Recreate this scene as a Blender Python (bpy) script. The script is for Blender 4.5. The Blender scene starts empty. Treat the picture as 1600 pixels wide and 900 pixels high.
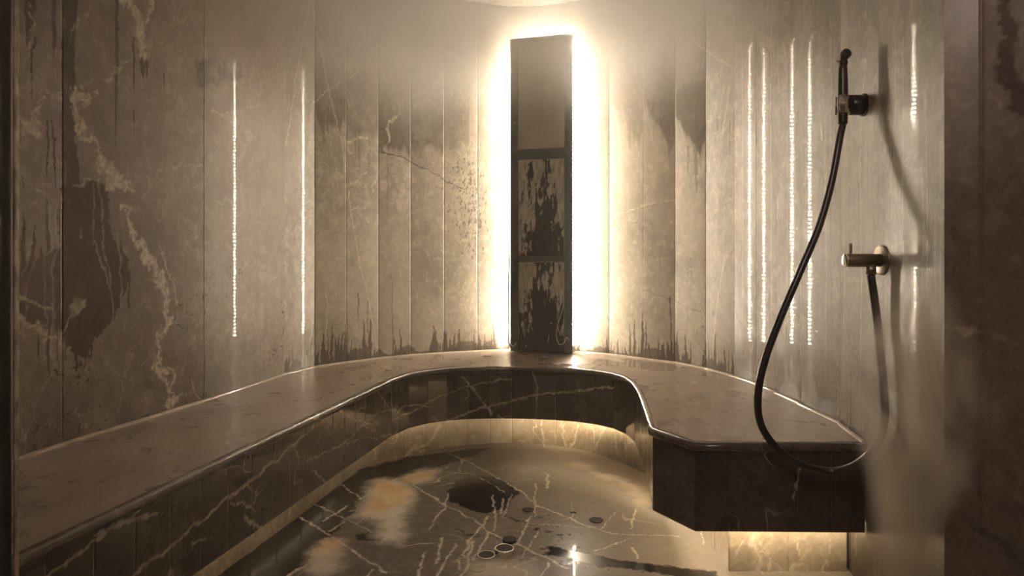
import bpy, bmesh, math, random
import numpy as np
from mathutils import Vector, Matrix

random.seed(7)
RNG = np.random.default_rng(11)
SC = bpy.context.scene
COL = SC.collection

# ------------------------------------------------------------------ camera, world, exposure
cam_d = bpy.data.cameras.new('camera')
cam = bpy.data.objects.new('camera', cam_d)
COL.objects.link(cam)
cam.location = (0, 0, 1.0)
cam.rotation_euler = (math.pi / 2, 0, 0)
cam_d.sensor_width = 36
cam_d.lens = 22.5                       # 1000 px at 1600 wide
cam_d.shift_y = -45 / 1600
cam_d.clip_start = 0.05
SC.camera = cam

SC.view_settings.view_transform = 'Standard'
SC.view_settings.look = 'None'
SC.view_settings.gamma = 1
SC.view_settings.use_curve_mapping = False
SC.view_settings.exposure = 0.9
SC.cycles.volume_step_rate = 1.0
SC.cycles.volume_max_steps = 64
SC.cycles.max_bounces = 8
SC.cycles.diffuse_bounces = 4
SC.cycles.glossy_bounces = 4
SC.cycles.volume_bounces = 3
SC.cycles.sample_clamp_indirect = 6

LED_COL = (1.0, 0.835, 0.63, 1)
LED_POWER = 135.0
UNDER_COL = (1.0, 0.80, 0.54, 1)
UNDER_POWER = 48.0
HAZE_TOP = 2.0        # scattering per metre under the ceiling
HAZE_LOW = 0.028

W = bpy.data.worlds.new('world')
SC.world = W
W.use_nodes = True
nt = W.node_tree
nt.nodes.clear()
out = nt.nodes.new('ShaderNodeOutputWorld')
bg = nt.nodes.new('ShaderNodeBackground')
bg.inputs[0].default_value = (0.9, 0.75, 0.6, 1)
bg.inputs[1].default_value = 0.02
nt.links.new(bg.outputs[0], out.inputs['Surface'])
# steam hanging in the room: thin below, dense under the ceiling
g = nt.nodes.new('ShaderNodeNewGeometry')
sx = nt.nodes.new('ShaderNodeSeparateXYZ')
nz = nt.nodes.new('ShaderNodeTexNoise')
nz.inputs['Scale'].default_value = 1.6
nz.inputs['Detail'].default_value = 2
nt.links.new(g.outputs['Position'], sx.inputs[0])
nt.links.new(g.outputs['Position'], nz.inputs['Vector'])
ad = nt.nodes.new('ShaderNodeMath'); ad.operation = 'MULTIPLY_ADD'
nt.links.new(nz.outputs['Fac'], ad.inputs[0]); ad.inputs[1].default_value = 0.7
nt.links.new(sx.outputs['Z'], ad.inputs[2])
mr = nt.nodes.new('ShaderNodeMapRange'); mr.interpolation_type = 'SMOOTHSTEP'
nt.links.new(ad.outputs[0], mr.inputs['Value'])
mr.inputs['From Min'].default_value = 2.0
mr.inputs['From Max'].default_value = 2.75
mr.inputs['To Min'].default_value = HAZE_LOW
mr.inputs['To Max'].default_value = HAZE_TOP
vs = nt.nodes.new('ShaderNodeVolumeScatter')
vs.inputs['Color'].default_value = (1, 1, 1, 1)
vs.inputs['Anisotropy'].default_value = 0.2
# it gathers at the back of the room, around the warm column
mb = nt.nodes.new('ShaderNodeMapRange'); mb.interpolation_type = 'SMOOTHSTEP'
nt.links.new(sx.outputs['Y'], mb.inputs['Value'])
mb.inputs['From Min'].default_value = 1.3; mb.inputs['From Max'].default_value = 3.5
mb.inputs['To Min'].default_value = 0.06; mb.inputs['To Max'].default_value = 1.0
mm = nt.nodes.new('ShaderNodeMath'); mm.operation = 'MULTIPLY_ADD'
nt.links.new(mr.outputs[0], mm.inputs[0]); nt.links.new(mb.outputs[0], mm.inputs[1]); mm.inputs[2].default_value = 0.012
nt.links.new(mm.outputs[0], vs.inputs['Density'])
nt.links.new(vs.outputs[0], out.inputs['Volume'])
try:
    W.cycles.volume_step_size = 0.3
    W.cycles.volume_sampling = 'MULTIPLE_IMPORTANCE'
except Exception:
    pass

# daylight-dim anteroom lamp beyond the doorway, behind the camera
al = bpy.data.lights.new('anteroom_lamp', 'AREA')
al.shape = 'RECTANGLE'; al.size = 0.8; al.size_y = 0.5
al.energy = 5.5
al.color = (1.0, 0.78, 0.64)
alo = bpy.data.objects.new('anteroom_lamp', al)
COL.objects.link(alo)
alo.location = (0.0, -0.35, 2.3)
alo.rotation_euler = (math.radians(55), 0, 0)

# ------------------------------------------------------------------ numpy noise
_LAT = RNG.random((256, 256)).astype(np.float32)
def vnoise(x, y):
    xi = np.floor(x).astype(np.int64); yi = np.floor(y).astype(np.int64)
    fx = (x - xi).astype(np.float32); fy = (y - yi).astype(np.float32)
    fx = fx * fx * (3 - 2 * fx); fy = fy * fy * (3 - 2 * fy)
    a = _LAT[xi & 255, yi & 255]; b = _LAT[(xi + 1) & 255, yi & 255]
    c = _LAT[xi & 255, (yi + 1) & 255]; d = _LAT[(xi + 1) & 255, (yi + 1) & 255]
    return (a * (1 - fx) + b * fx) * (1 - fy) + (c * (1 - fx) + d * fx) * fy
def fbm(x, y, o=4):
    r = 0; a = 0.5; t = 0
    for i in range(o):
        r = r + a * vnoise(x + 17.3 * i, y + 9.1 * i); t += a
        x = x * 2.03; y = y * 2.03; a *= 0.55
    return r / t
def sstep(a, b, x):
    t = np.clip((x - a) / (b - a), 0, 1)
    return t * t * (3 - 2 * t)

class Field:
    """marks on a surface, painted in the surface's own metres (s along, h up)"""
    def __init__(self, S, H, seed=0):
        self.S = S; self.H = H
        self.SS, self.HH = np.meshgrid(S, H, indexing='ij')
        o = seed * 31.7
        self.w1 = fbm(self.SS * 22 + o, self.HH * 22 + 5, 4) - 0.5
        self.w2 = fbm(self.SS * 22 + 50 + o, self.HH * 22 + 70, 4) - 0.5
        self.br = fbm(self.SS * 45 + 31 + o, self.HH * 45 + 8, 3)
        self.b2 = fbm(self.SS * 130 + 3 + o, self.HH * 90 + 8, 3)
        self.w1 += .35 * (fbm(self.SS * 90 + o, self.HH * 90 + 15, 2) - .5); self.w2 += .35 * (fbm(self.SS * 90 + 9 + o, self.HH * 90 + 75, 2) - .5)
        self.ch = {k: np.zeros(self.SS.shape, np.float32) for k in ('vein', 'wet', 'pale', 'rust', 'drop')}
    def _win(self, s0, s1, h0, h1):
        a = max(0, np.searchsorted(self.S, s0) - 1); b = min(len(self.S), np.searchsorted(self.S, s1) + 1)
        c = max(0, np.searchsorted(self.H, h0) - 1); d = min(len(self.H), np.searchsorted(self.H, h1) + 1)
        return slice(a, b), slice(c, d)
    def stroke(self, ch, pts, w, k=1.0, warp=0.02, rough=0.6, soft=0.5):
        pts = [p for p in pts if p is not None]
        if len(pts) < 2: return
        ws = list(w) if isinstance(w, (list, tuple)) else [w] * len(pts)
        if len(ws) < len(pts): ws += [ws[-1]] * (len(pts) - len(ws))
        m = max(ws) + warp + 0.01
        for (a, b, wa, wb) in zip(pts[:-1], pts[1:], ws[:-1], ws[1:]):
            sl = self._win(min(a[0], b[0]) - m, max(a[0], b[0]) + m, min(a[1], b[1]) - m, max(a[1], b[1]) + m)
            x = self.SS[sl]; y = self.HH[sl]
            if x.size == 0: continue
            x = x + self.w1[sl] * warp * 2; y = y + self.w2[sl] * warp * 2
            dx = b[0] - a[0]; dy = b[1] - a[1]; L = dx * dx + dy * dy + 1e-12
            t = np.clip(((x - a[0]) * dx + (y - a[1]) * dy) / L, 0, 1)
            d = np.hypot(x - a[0] - t * dx, y - a[1] - t * dy)
            ww = (wa + (wb - wa) * t) * (1 - rough + 2 * rough * self.br[sl])
            v = np.clip((ww - d) / (ww * soft + 1e-5), 0, 1) * k
            if max(wa, wb) > .0075 and ch == 'vein': v = v * (.55 + .65 * sstep(.40, .60, self.b2[sl]))
            self.ch[ch][sl] = np.maximum(self.ch[ch][sl], v)
    def poly(self, ch, pts, k=1.0, warp=0.03, soft=0.01, tex=0.0):
        pts = [p for p in pts if p is not None]
        P = np.array(pts); m = warp + soft
        sl = self._win(P[:, 0].min() - m, P[:, 0].max() + m, P[:, 1].min() - m, P[:, 1].max() + m)
        x = self.SS[sl]; y = self.HH[sl]
        if x.size == 0: return
        x = x + self.w1[sl] * warp * 2; y = y + self.w2[sl] * warp * 2
        ins = np.zeros(x.shape, bool); dm = np.full(x.shape, 9.0)
        n = len(P)
        for i in range(n):
            a = P[i]; b = P[(i + 1) % n]
            dx, dy = b - a
            if abs(dy) > 1e-9:
                c = ((a[1] > y) != (b[1] > y)) & (x < dx * (y - a[1]) / dy + a[0])
                ins ^= c
            t = np.clip(((x - a[0]) * dx + (y - a[1]) * dy) / (dx * dx + dy * dy + 1e-12), 0, 1)
            dm = np.minimum(dm, np.hypot(x - a[0] - t * dx, y - a[1] - t * dy))
        sd = np.where(ins, dm, -dm)
        v = sstep(-soft, soft, sd) * k
        if tex: v = v * (1 - tex + tex * 1.6 * self.br[sl])
        self.ch[ch][sl] = np.maximum(self.ch[ch][sl], v)
    def drip(self, ch, s, h1, h0, w, k=1.0):
        """a run of water from h1 down to h0, pointed at its end"""
        n = 6; pts = []; ws = []
        x = s
        for i in range(n + 1):
            t = i / n
            pts.append((x, h1 + (h0 - h1) * t)); ws.append(w * (1 - 0.75 * t ** 2))
            x += random.uniform(-1, 1) * w * 0.25
        self.stroke(ch, pts, ws, k, warp=0.006, rough=0.5, soft=0.35)
    def spike(self, ch, s, h0, h1, w, k=1.0):
        pts = [(s, h0), (s + random.uniform(-.3, .3) * w, h0 + (h1 - h0) * .5), (s + random.uniform(-.5, .5) * w, h1)]
        self.stroke(ch, pts, [w, w * .55, w * .15], k, warp=0.006, rough=0.6, soft=0.3)

# ------------------------------------------------------------------ plan curves (x, depth y)
WALL_L = [(-1.545, 0.70), (-1.335, 1.90), (-1.195, 2.48), (-1.085, 3.05)]
WALL_B = [(-1.085, 3.05), (-1.006, 3.265), (-0.880, 3.400), (-0.740, 3.545), (-0.578, 3.655), (-0.397, 3.745),
          (-0.206, 3.82), (-0.02, 3.872), (0.175, 3.865), (0.362, 3.80), (0.561, 3.69), (0.723, 3.526), (0.866, 3.395),
          (0.972, 3.208), (1.043, 3.00)]
# the right-hand panels are lapped, each a few mm proud of the last
WALL_R = [(1.043, 3.0), (1.075, 2.814), (1.075, 2.808), (1.0998, 2.6248), (1.0858, 2.6188), (1.0982, 2.4297), (1.0922, 2.4237),
          (1.1008, 2.1333), (1.0928, 2.1273), (1.0405, 1.778), (1.003, 1.485)]
WALL_F = [(1.003, 1.485), (1.06, 1.445), (1.36, 1.15), (1.36, -0.55)]
HC = 2.53
FRONT = [(-0.985, 0.85), (-0.906, 1.25), (-0.749, 2.02), (-0.650, 2.50), (-0.556, 2.965), (-0.497, 3.105), (-0.42, 3.19),
         (-0.326, 3.25), (-0.22, 3.28), (-0.11, 3.292), (0.0, 3.29), (0.11, 3.277), (0.22, 3.258), (0.32, 3.225), (0.41, 3.175), (0.485, 3.10),
         (0.53, 3.0), (0.546, 2.87), (0.535, 2.70), (0.515, 2.52), (0.487, 2.30), (0.456, 2.09), (0.55, 1.925), (1.058, 1.915)]
BASE = [(-1.19, 0.85), (-1.10, 1.28), (-0.93, 2.02), (-0.825, 2.50), (-0.728, 3.04), (-0.65, 3.14), (-0.55, 3.23), (-0.45, 3.32), (-0.356, 3.39),
        (-0.24, 3.44), (-0.12, 3.475), (0.0, 3.487), (0.12, 3.475), (0.235, 3.435), (0.336, 3.38), (0.42, 3.31), (0.484, 3.23), (0.56, 3.12),
        (0.615, 3.0), (0.66, 2.85), (0.69, 2.6), (0.70, 2.35), (0.694, 2.05), (1.072, 2.05)]

def refine(pts, step=0.1):
    """split long straight runs so that the cladding joints come every ~step"""
    o = [pts[0]]
    for a, b in zip(pts[:-1], pts[1:]):
        L = math.dist(a, b); n = max(1, round(L / step))
        for i in range(1, n + 1):
            o.append((a[0] + (b[0] - a[0]) * i / n, a[1] + (b[1] - a[1]) * i / n))
    return o
def arc(pts):
    s = [0.0]
    for a, b in zip(pts[:-1], pts[1:]): s.append(s[-1] + math.dist(a, b))
    return s
def offset(pts, d):
    """move a plan curve sideways by d (to its left)"""
    o = []
    for i, p in enumerate(pts):
        ns = []
        if i > 0: a, b = pts[i - 1], p; L = math.dist(a, b); ns.append((-(b[1] - a[1]) / L, (b[0] - a[0]) / L))
        if i < len(pts) - 1: a, b = p, pts[i + 1]; L = math.dist(a, b); ns.append((-(b[1] - a[1]) / L, (b[0] - a[0]) / L))
        nx = sum(n[0] for n in ns); ny = sum(n[1] for n in ns); L = math.hypot(nx, ny)
        nx /= L; ny /= L
        c = max(0.5, nx * ns[0][0] + ny * ns[0][1])
        o.append((p[0] + nx * d / c, p[1] + ny * d / c))
    return o
def on_plan(pts):
    """measured photo point -> (s, h) on an upright surface that follows the plan curve"""
    S = arc(pts)
    def f(x, y, lim=True):
        k = (x - 800) / 1000.0
        for i in range(len(pts) - 1):
            a, b = pts[i], pts[i + 1]
            fa = a[0] - k * a[1]; fb = b[0] - k * b[1]
            if (fa <= 0 <= fb) or (fb <= 0 <= fa):
                t = fa / (fa - fb) if fa != fb else 0
                Y = a[1] + (b[1] - a[1]) * t
                if Y <= 0: continue
                return (S[i] + (S[i + 1] - S[i]) * t, 1.0 - (y - 405) * Y / 1000.0)
        return None
    return f
def on_floor(x, y):
    Y = 1000.0 / (y - 405)
    return ((x - 800) / 1000.0 * Y, Y)

# ------------------------------------------------------------------ mesh helpers
def link(name, me, mat=None, parent=None, smooth=False):
    o = bpy.data.objects.new(name, me)
    COL.objects.link(o)
    if mat: me.materials.append(mat)
    if smooth:
        for p in me.polygons: p.use_smooth = True
    if parent: o.parent = parent
    return o
def from_bm(name, bm, mat, parent=None, smooth=False):
    me = bpy.data.meshes.new(name)
    bmesh.ops.recalc_face_normals(bm, faces=bm.faces)
    bm.to_mesh(me); bm.free()
    return link(name, me, mat, parent, smooth)
def tag(o, label=None, cat=None, group=None, kind=None):
    if label: o['label'] = label
    if cat: o['category'] = cat
    if group: o['group'] = group
    if kind: o['kind'] = kind
    return o
def empty(name, loc, rz=0.0):
    o = bpy.data.objects.new(name, None); COL.objects.link(o)
    o.location = loc; o.rotation_euler = (0, 0, rz); o.empty_display_size = 0.05
    return o
def box_bm(bm, x0, x1, y0, y1, z0, z1, bev=0.0):
    r = bmesh.ops.create_cube(bm, size=1)
    vs_ = r['verts']
    bmesh.ops.scale(bm, vec=(x1 - x0, y1 - y0, z1 - z0), verts=vs_)
    bmesh.ops.translate(bm, vec=((x0 + x1) / 2, (y0 + y1) / 2, (z0 + z1) / 2), verts=vs_)
    if bev:
        es = list({e for v in vs_ for e in v.link_edges})
        bmesh.ops.bevel(bm, geom=es, offset=bev, segments=2, affect='EDGES', profile=0.6)
def grid_mesh(name, co, nu, nv, field, mat, parent=None):
    """co: (nu*nv,3), u-major; marks of the stone go along as point attributes"""
    me = bpy.data.meshes.new(name)
    i = np.arange(nu - 1)[:, None] * nv + np.arange(nv - 1)[None, :]
    q = np.stack([i, i + nv, i + nv + 1, i + 1], -1).reshape(-1, 4)
    me.vertices.add(len(co)); me.vertices.foreach_set('co', co.astype(np.float32).ravel())
    me.loops.add(q.size); me.loops.foreach_set('vertex_index', q.ravel().astype(np.int32))
    me.polygons.add(len(q)); me.polygons.foreach_set('loop_start', np.arange(0, q.size, 4, dtype=np.int32))
    me.update(calc_edges=True)
    if field is not None:
        for k, v in field.ch.items():
            at = me.attributes.new(k, 'FLOAT', 'POINT'); at.data.foreach_set('value', v.ravel().astype(np.float32))
        a = me.attributes.new('run', 'FLOAT', 'POINT'); a.data.foreach_set('value', field.SS.ravel().astype(np.float32))
    return link(name, me, mat, parent)
def sheet(name, pts, h0, h1, step, mat, paint=None, groove=0.003, gap=0.0015, side=1, parent=None, seed=0, joints=None):
    """upright cladding that follows a plan curve, with an open joint at every vertex of the curve"""
    S = arc(pts); cols = []; off = []
    for i in range(len(pts) - 1):
        a, b = S[i], S[i + 1]
        n = max(2, int((b - a) / step))
        jl = i > 0 and (joints is None or i in joints)
        jr = i < len(pts) - 2 and (joints is None or (i + 1) in joints)
        st = a + (gap if jl else 0); en = b - (gap if jr else 0)
        c = np.linspace(st, en, n + 1)
        if not jl and i > 0: c = c[1:]
        cols += list(c); off += [0.0] * len(c)
        if jr: cols.append(b); off.append(groove)
    cols = np.array(cols); off = np.array(off)
    P = np.array(pts)
    X = np.interp(cols, S, P[:, 0]); Y = np.interp(cols, S, P[:, 1])
    O = np.array(offset(pts, 1.0)) - P
    NX = np.interp(cols, S, O[:, 0]); NY = np.interp(cols, S, O[:, 1])
    X = X + NX * off * side; Y = Y + NY * off * side
    H = np.linspace(h0, h1, max(2, int((h1 - h0) / step)) + 1)
    F = Field(cols, H, seed)
    if paint: paint(F, on_plan(pts), S)
    co = np.stack([np.repeat(X, len(H)), np.repeat(Y, len(H)), np.tile(H, len(cols))], -1)
    return grid_mesh(name, co, len(cols), len(H), F, mat, parent)
def tube(name, pts, r, mat, parent=None, res=8, n=None, kind='spline'):
    """round tube through points; r a number or list"""
    pts = [Vector(p) for p in pts]
    rs = list(r) if isinstance(r, (list, tuple)) else [r] * len(pts)
    if kind == 'spline' and len(pts) > 2:
        P = []; R = []
        for i in range(len(pts) - 1):
            p0 = pts[max(0, i - 1)]; p1 = pts[i]; p2 = pts[i + 1]; p3 = pts[min(len(pts) - 1, i + 2)]
            m = n or 8
            for j in range(m):
                t = j / m
                P.append(0.5 * ((2 * p1) + (-p0 + p2) * t + (2 * p0 - 5 * p1 + 4 * p2 - p3) * t * t + (-p0 + 3 * p1 - 3 * p2 + p3) * t ** 3))
                R.append(rs[i] + (rs[i + 1] - rs[i]) * t)
        P.append(pts[-1]); R.append(rs[-1]); pts, rs = P, R
    bm = bmesh.new(); rings = []
    up = Vector((0.13, 0.2, 0.97)).normalized()
    prev = None
    for i, p in enumerate(pts):
        d = (pts[min(i + 1, len(pts) - 1)] - pts[max(i - 1, 0)]).normalized()
        if prev is None:
            a = d.cross(up)
            if a.length < 1e-3: a = d.cross(Vector((1, 0, 0)))
            a.normalize()
        else:
            a = prev - d * prev.dot(d)
            a.normalize()
        prev = a; b = d.cross(a)
        rings.append([bm.verts.new(p + (a * math.cos(2 * math.pi * k / res) + b * math.sin(2 * math.pi * k / res)) * rs[i]) for k in range(res)])
    for A, B in zip(rings[:-1], rings[1:]):
        for k in range(res):
            bm.faces.new((A[k], A[(k + 1) % res], B[(k + 1) % res], B[k]))
    bm.faces.new(rings[0][::-1]); bm.faces.new(rings[-1])
    return from_bm(name, bm, mat, parent, True)
def plan_solid(name, poly, z0, z1, mat, parent=None):
    bm = bmesh.new()
    from mathutils.geometry import tessellate_polygon
    tri = tessellate_polygon([[Vector((p[0], p[1], 0)) for p in poly]])
    T = [bm.verts.new((p[0], p[1], z1)) for p in poly]
    B = [bm.verts.new((p[0], p[1], z0)) for p in poly]
    for t in tri:
        bm.faces.new([T[i] for i in t]); bm.faces.new([B[i] for i in reversed(t)])
    n = len(poly)
    for i in range(n):
        bm.faces.new((T[i], B[i], B[(i + 1) % n], T[(i + 1) % n]))
    return from_bm(name, bm, mat, parent)
def sweep(name, path, profile, mat, parent=None, smooth=False, closed=True):
    """profile: list of (offset to the left, z)"""
    offs = [offset(path, p[0]) for p in profile]
    bm = bmesh.new()
    R = [[bm.verts.new((offs[j][i][0], offs[j][i][1], profile[j][1])) for j in range(len(profile))] for i in range(len(path))]
    m = len(profile)
    for A, B in zip(R[:-1], R[1:]):
        for j in range(m if closed else m - 1):
            k = (j + 1) % m
            bm.faces.new((A[j], A[k], B[k], B[j]))
    if closed:
        bm.faces.new(R[0]); bm.faces.new(R[-1][::-1])
    return from_bm(name, bm, mat, parent, smooth)

# ------------------------------------------------------------------ materials
class NT:
    def __init__(self, name):
        self.m = bpy.data.materials.new(name); self.m.use_nodes = True
        self.t = self.m.node_tree; self.t.nodes.clear()
        self.out = self.t.nodes.new('ShaderNodeOutputMaterial')
    def n(self, ty, **kw):
        x = self.t.nodes.new(ty)
        for k, v in kw.items(): setattr(x, k, v)
        return x
    def l(self, a, b): self.t.links.new(a, b)
    def put(self, sock, v):
        if isinstance(v, bpy.types.NodeSocket): self.l(v, sock)
        elif isinstance(v, (tuple, list)) and len(v) == 3 and sock.type == 'RGBA': sock.default_value = (*v, 1)
        else: sock.default_value = v
    def math(self, op, a, b=0.0, c=0.0, clamp=False):
        x = self.n('ShaderNodeMath', operation=op, use_clamp=clamp)
        self.put(x.inputs[0], a); self.put(x.inputs[1], b); self.put(x.inputs[2], c)
        return x.outputs[0]
    def mix(self, f, a, b):
        x = self.n('ShaderNodeMix', data_type='RGBA')
        self.put(x.inputs['Factor'], f); self.put(x.inputs[6], a); self.put(x.inputs[7], b)
        return x.outputs[2]
    def rng(self, v, a, b, c=0.0, d=1.0, smooth=True):
        x = self.n('ShaderNodeMapRange', interpolation_type='SMOOTHSTEP' if smooth else 'LINEAR')
        self.put(x.inputs['Value'], v)
        for k, q in zip(('From Min', 'From Max', 'To Min', 'To Max'), (a, b, c, d)): self.put(x.inputs[k], q)
        return x.outputs[0]
    def pos(self, scale=(1, 1, 1), loc=(0, 0, 0)):
        tc = self.n('ShaderNodeTexCoord'); mp = self.n('ShaderNodeMapping')
        mp.inputs['Scale'].default_value = scale; mp.inputs['Location'].default_value = loc
        self.l(tc.outputs['Object'], mp.inputs['Vector'])
        return mp.outputs[0]
    def runpos(self, scale=(1, 1)):
        """coordinates along the cladding: run, height"""
        a = self.attr('run'); tc = self.n('ShaderNodeTexCoord'); s = self.n('ShaderNodeSeparateXYZ')
        self.l(tc.outputs['Object'], s.inputs[0])
        c = self.n('ShaderNodeCombineXYZ')
        self.put(c.inputs[0], self.math('MULTIPLY', a, scale[0])); self.put(c.inputs[1], self.math('MULTIPLY', s.outputs['Z'], scale[1]))
        return c.outputs[0]
    def noise(self, vec, scale, detail=4, rough=0.55, dist=0.0):
        x = self.n('ShaderNodeTexNoise'); self.l(vec, x.inputs['Vector'])
        x.inputs['Scale'].default_value = scale; x.inputs['Detail'].default_value = detail
        x.inputs['Roughness'].default_value = rough; x.inputs['Distortion'].default_value = dist
        return x.outputs['Fac']
    def attr(self, name):
        x = self.n('ShaderNodeAttribute', attribute_name=name); return x.outputs['Fac']
    def bump(self, h, strength, dist=0.01, normal=None):
        x = self.n('ShaderNodeBump'); x.inputs['Strength'].default_value = strength; x.inputs['Distance'].default_value = dist
        self.l(h, x.inputs['Height'])
        if normal is not None: self.l(normal, x.inputs['Normal'])
        return x.outputs[0]
    def bsdf(self, color, rough, coat=0.0, coat_r=0.05, normal=None, metal=0.0, coat_n=None, ior=1.5):
        b = self.n('ShaderNodeBsdfPrincipled')
        self.put(b.inputs['Base Color'], color); self.put(b.inputs['Roughness'], rough)
        self.put(b.inputs['Coat Weight'], coat); self.put(b.inputs['Coat Roughness'], coat_r)
        self.put(b.inputs['Metallic'], metal); b.inputs['IOR'].default_value = ior
        if normal is not None: self.l(normal, b.inputs['Normal'])
        if coat_n is not None: self.l(coat_n, b.inputs['Coat Normal'])
        self.l(b.outputs[0], self.out.inputs['Surface'])
        return b
    def thinveins(self, vec, scale, width, loc=0.0):
        """fine crackled veins: ridges of a warped noise"""
        a = self.noise(vec, scale, 3, 0.5, 0.6)
        d = self.math('ABSOLUTE', self.math('SUBTRACT', a, 0.5))
        return self.rng(d, 0.0, width, 1.0, 0.0)

def stone(name, c_dark, c_mid, c_light, vein=(0.62, 0.54, 0.42), wetc=(0.055, 0.042, 0.034), streak=0.0, r0=0.42, coat=0.5, coat_r=0.07,
          fine=0.35, marks=True, scale=1.0, drops=0.0, micro=1.0, puddle=0.0, ior=1.5, big=1.6, wetk=0.85):
    N = NT(name)
    p = N.pos()
    n1 = N.noise(p, big * scale, 5, 0.6, 0.4)
    n2 = N.noise(p, 9 * scale, 6, 0.65, 0.2)
    n3 = N.noise(p, 60 * scale, 4, 0.6)
    f = N.math('ADD', N.math('MULTIPLY', n1, 0.55), N.math('ADD', N.math('MULTIPLY', n2, 0.33), N.math('MULTIPLY', n3, 0.12)))
    lo = N.mix(N.rng(f, 0.38, 0.5), c_dark, c_mid)
    col = N.mix(N.rng(f, 0.5, 0.62), lo, c_light)
    n4 = N.noise(N.pos((1, 1, 0.8), (5, 2, 9)), 26 * scale, 7, 0.78, 0.7)
    col = N.mix(N.rng(n4, 0.40, 0.60, 0.38 * micro, 0.0), col, (c_dark[0] * .45, c_dark[1] * .42, c_dark[2] * .40))
    col = N.mix(N.rng(n4, 0.54, 0.66, 0.0, 0.42 * micro), col, (min(1, c_light[0] * 1.5), min(1, c_light[1] * 1.45), min(1, c_light[2] * 1.4)))
    tv = N.math('MULTIPLY', N.thinveins(p, 1.7 * scale, 0.006), N.rng(N.noise(p, 2.3, 2), 0.5, 0.62))
    tv2 = N.math('MULTIPLY', N.thinveins(N.pos((1, 1, 1), (3, 7, 1)), 3.4 * scale, 0.006), N.rng(N.noise(p, 3.1, 2), 0.52, 0.66))
    col = N.mix(N.math('MULTIPLY', N.math('MAXIMUM', tv, tv2), fine), col, vein)
    rough = N.math('ADD', r0, N.math('MULTIPLY', N.math('SUBTRACT', n2, 0.5), 0.25))
    cw = coat
    if streak:
        rp = N.runpos((60, 1.6)) if marks else N.pos((60, 60, 1.6))
        s1 = N.noise(rp, 1.0, 3, 0.5)
        col = N.mix(N.math('MULTIPLY', N.rng(s1, 0.42, 0.7), streak), col, c_dark)
        rough = N.math('ADD', rough, N.math('MULTIPLY', N.math('SUBTRACT', s1, 0.5), 0.12))
    if marks:
        pale, wet, ve, rust = N.attr('pale'), N.attr('wet'), N.attr('vein'), N.attr('rust')
        col = N.mix(N.math('MULTIPLY', pale, 0.8), col, (0.43, 0.37, 0.29))
        col = N.mix(N.math('MULTIPLY', wet, wetk), col, wetc)
        col = N.mix(N.math('MINIMUM', ve, 1.0), col, vein)
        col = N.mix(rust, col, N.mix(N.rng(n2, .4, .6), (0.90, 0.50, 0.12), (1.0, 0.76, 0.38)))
        rough = N.math('SUBTRACT', rough, N.math('MULTIPLY', wet, 0.22))
    if puddle:
        pu = N.rng(N.noise(N.pos((1.6, 1, 1), (2, 4, 0)), 3.2, 4, .5), .57, .66)
        col = N.mix(N.math('MULTIPLY', pu, puddle), col, c_dark)
        rough = N.math('SUBTRACT', rough, N.math('MULTIPLY', pu, .2))
    rough = N.math('MAXIMUM', rough, 0.08)
    h = N.math('ADD', N.math('MULTIPLY', n3, 0.4), n2)
    nrm = N.bump(h, 0.08, 0.004)
    cn = None
    if drops:
        rp = N.runpos((230, 60))
        d1 = N.math('ADD', N.math('MULTIPLY', N.noise(rp, 1.0, 1, 0.5), drops), N.math('MULTIPLY', N.noise(N.runpos((300, 200)), 1.0, 2, 0.6), N.math('MULTIPLY', N.attr('drop'), 1.6)))
        cn = N.bump(d1, 0.5, 0.002)
    if drops: cw = N.math('ADD', coat, N.math('MULTIPLY', N.attr('drop'), .5))
    N.bsdf(col, rough, cw, coat_r, nrm, coat_n=cn, ior=ior)
    return N.m

MAT_WALL_L = stone('grey_brown_marble_left', (0.19, 0.142, 0.112), (0.28, 0.222, 0.18), (0.36, 0.295, 0.24), streak=0.15, coat=0.13, coat_r=0.02)
MAT_WALL_B = stone('misted_marble_back', (0.24, 0.21, 0.165), (0.34, 0.30, 0.24), (0.44, 0.39, 0.32), streak=0.10, coat=0.18, coat_r=0.02)
MAT_WALL_R = stone('wet_marble_right', (0.17, 0.14, 0.115), (0.27, 0.23, 0.185), (0.36, 0.31, 0.25), streak=0.2, coat=0.09, coat_r=0.02, drops=0.012)
MAT_WALL_F = stone('brown_marble_front', (0.23, 0.18, 0.145), (0.33, 0.26, 0.21), (0.42, 0.34, 0.275), streak=0.3, coat=0.4, coat_r=0.2)
MAT_SEAT = stone('honed_marble_seat', (0.30, 0.235, 0.18), (0.36, 0.29, 0.225), (0.41, 0.34, 0.27), marks=False, r0=0.3, coat=0.5, coat_r=0.12, big=2.5, fine=0.0, micro=.12, puddle=.2)
MAT_NOSE = stone('polished_marble_edge', (0.09, 0.075, 0.06), (0.13, 0.105, 0.085), (0.17, 0.14, 0.11), marks=False, r0=0.2, coat=0.8, coat_r=0.08)
MAT_APRON = stone('dark_polished_marble', (0.055, 0.042, 0.032), (0.085, 0.066, 0.05), (0.12, 0.095, 0.07), r0=0.3, coat=0.8, coat_r=0.07, fine=0.7)
MAT_BASE = stone('veined_marble_base', (0.20, 0.155, 0.10), (0.30, 0.24, 0.16), (0.42, 0.34, 0.24), r0=0.35, coat=0.5, coat_r=0.1, fine=0.8)
MAT_FLOOR = stone('wet_marble_floor', (0.11, 0.088, 0.07), (0.17, 0.14, 0.11), (0.24, 0.20, 0.155), vein=(0.95, 0.87, 0.74), wetc=(0.012, 0.010, 0.008), r0=0.34, coat=0.12, coat_r=0.05, fine=0.6, wetk=1.0, ior=1.28)

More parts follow.
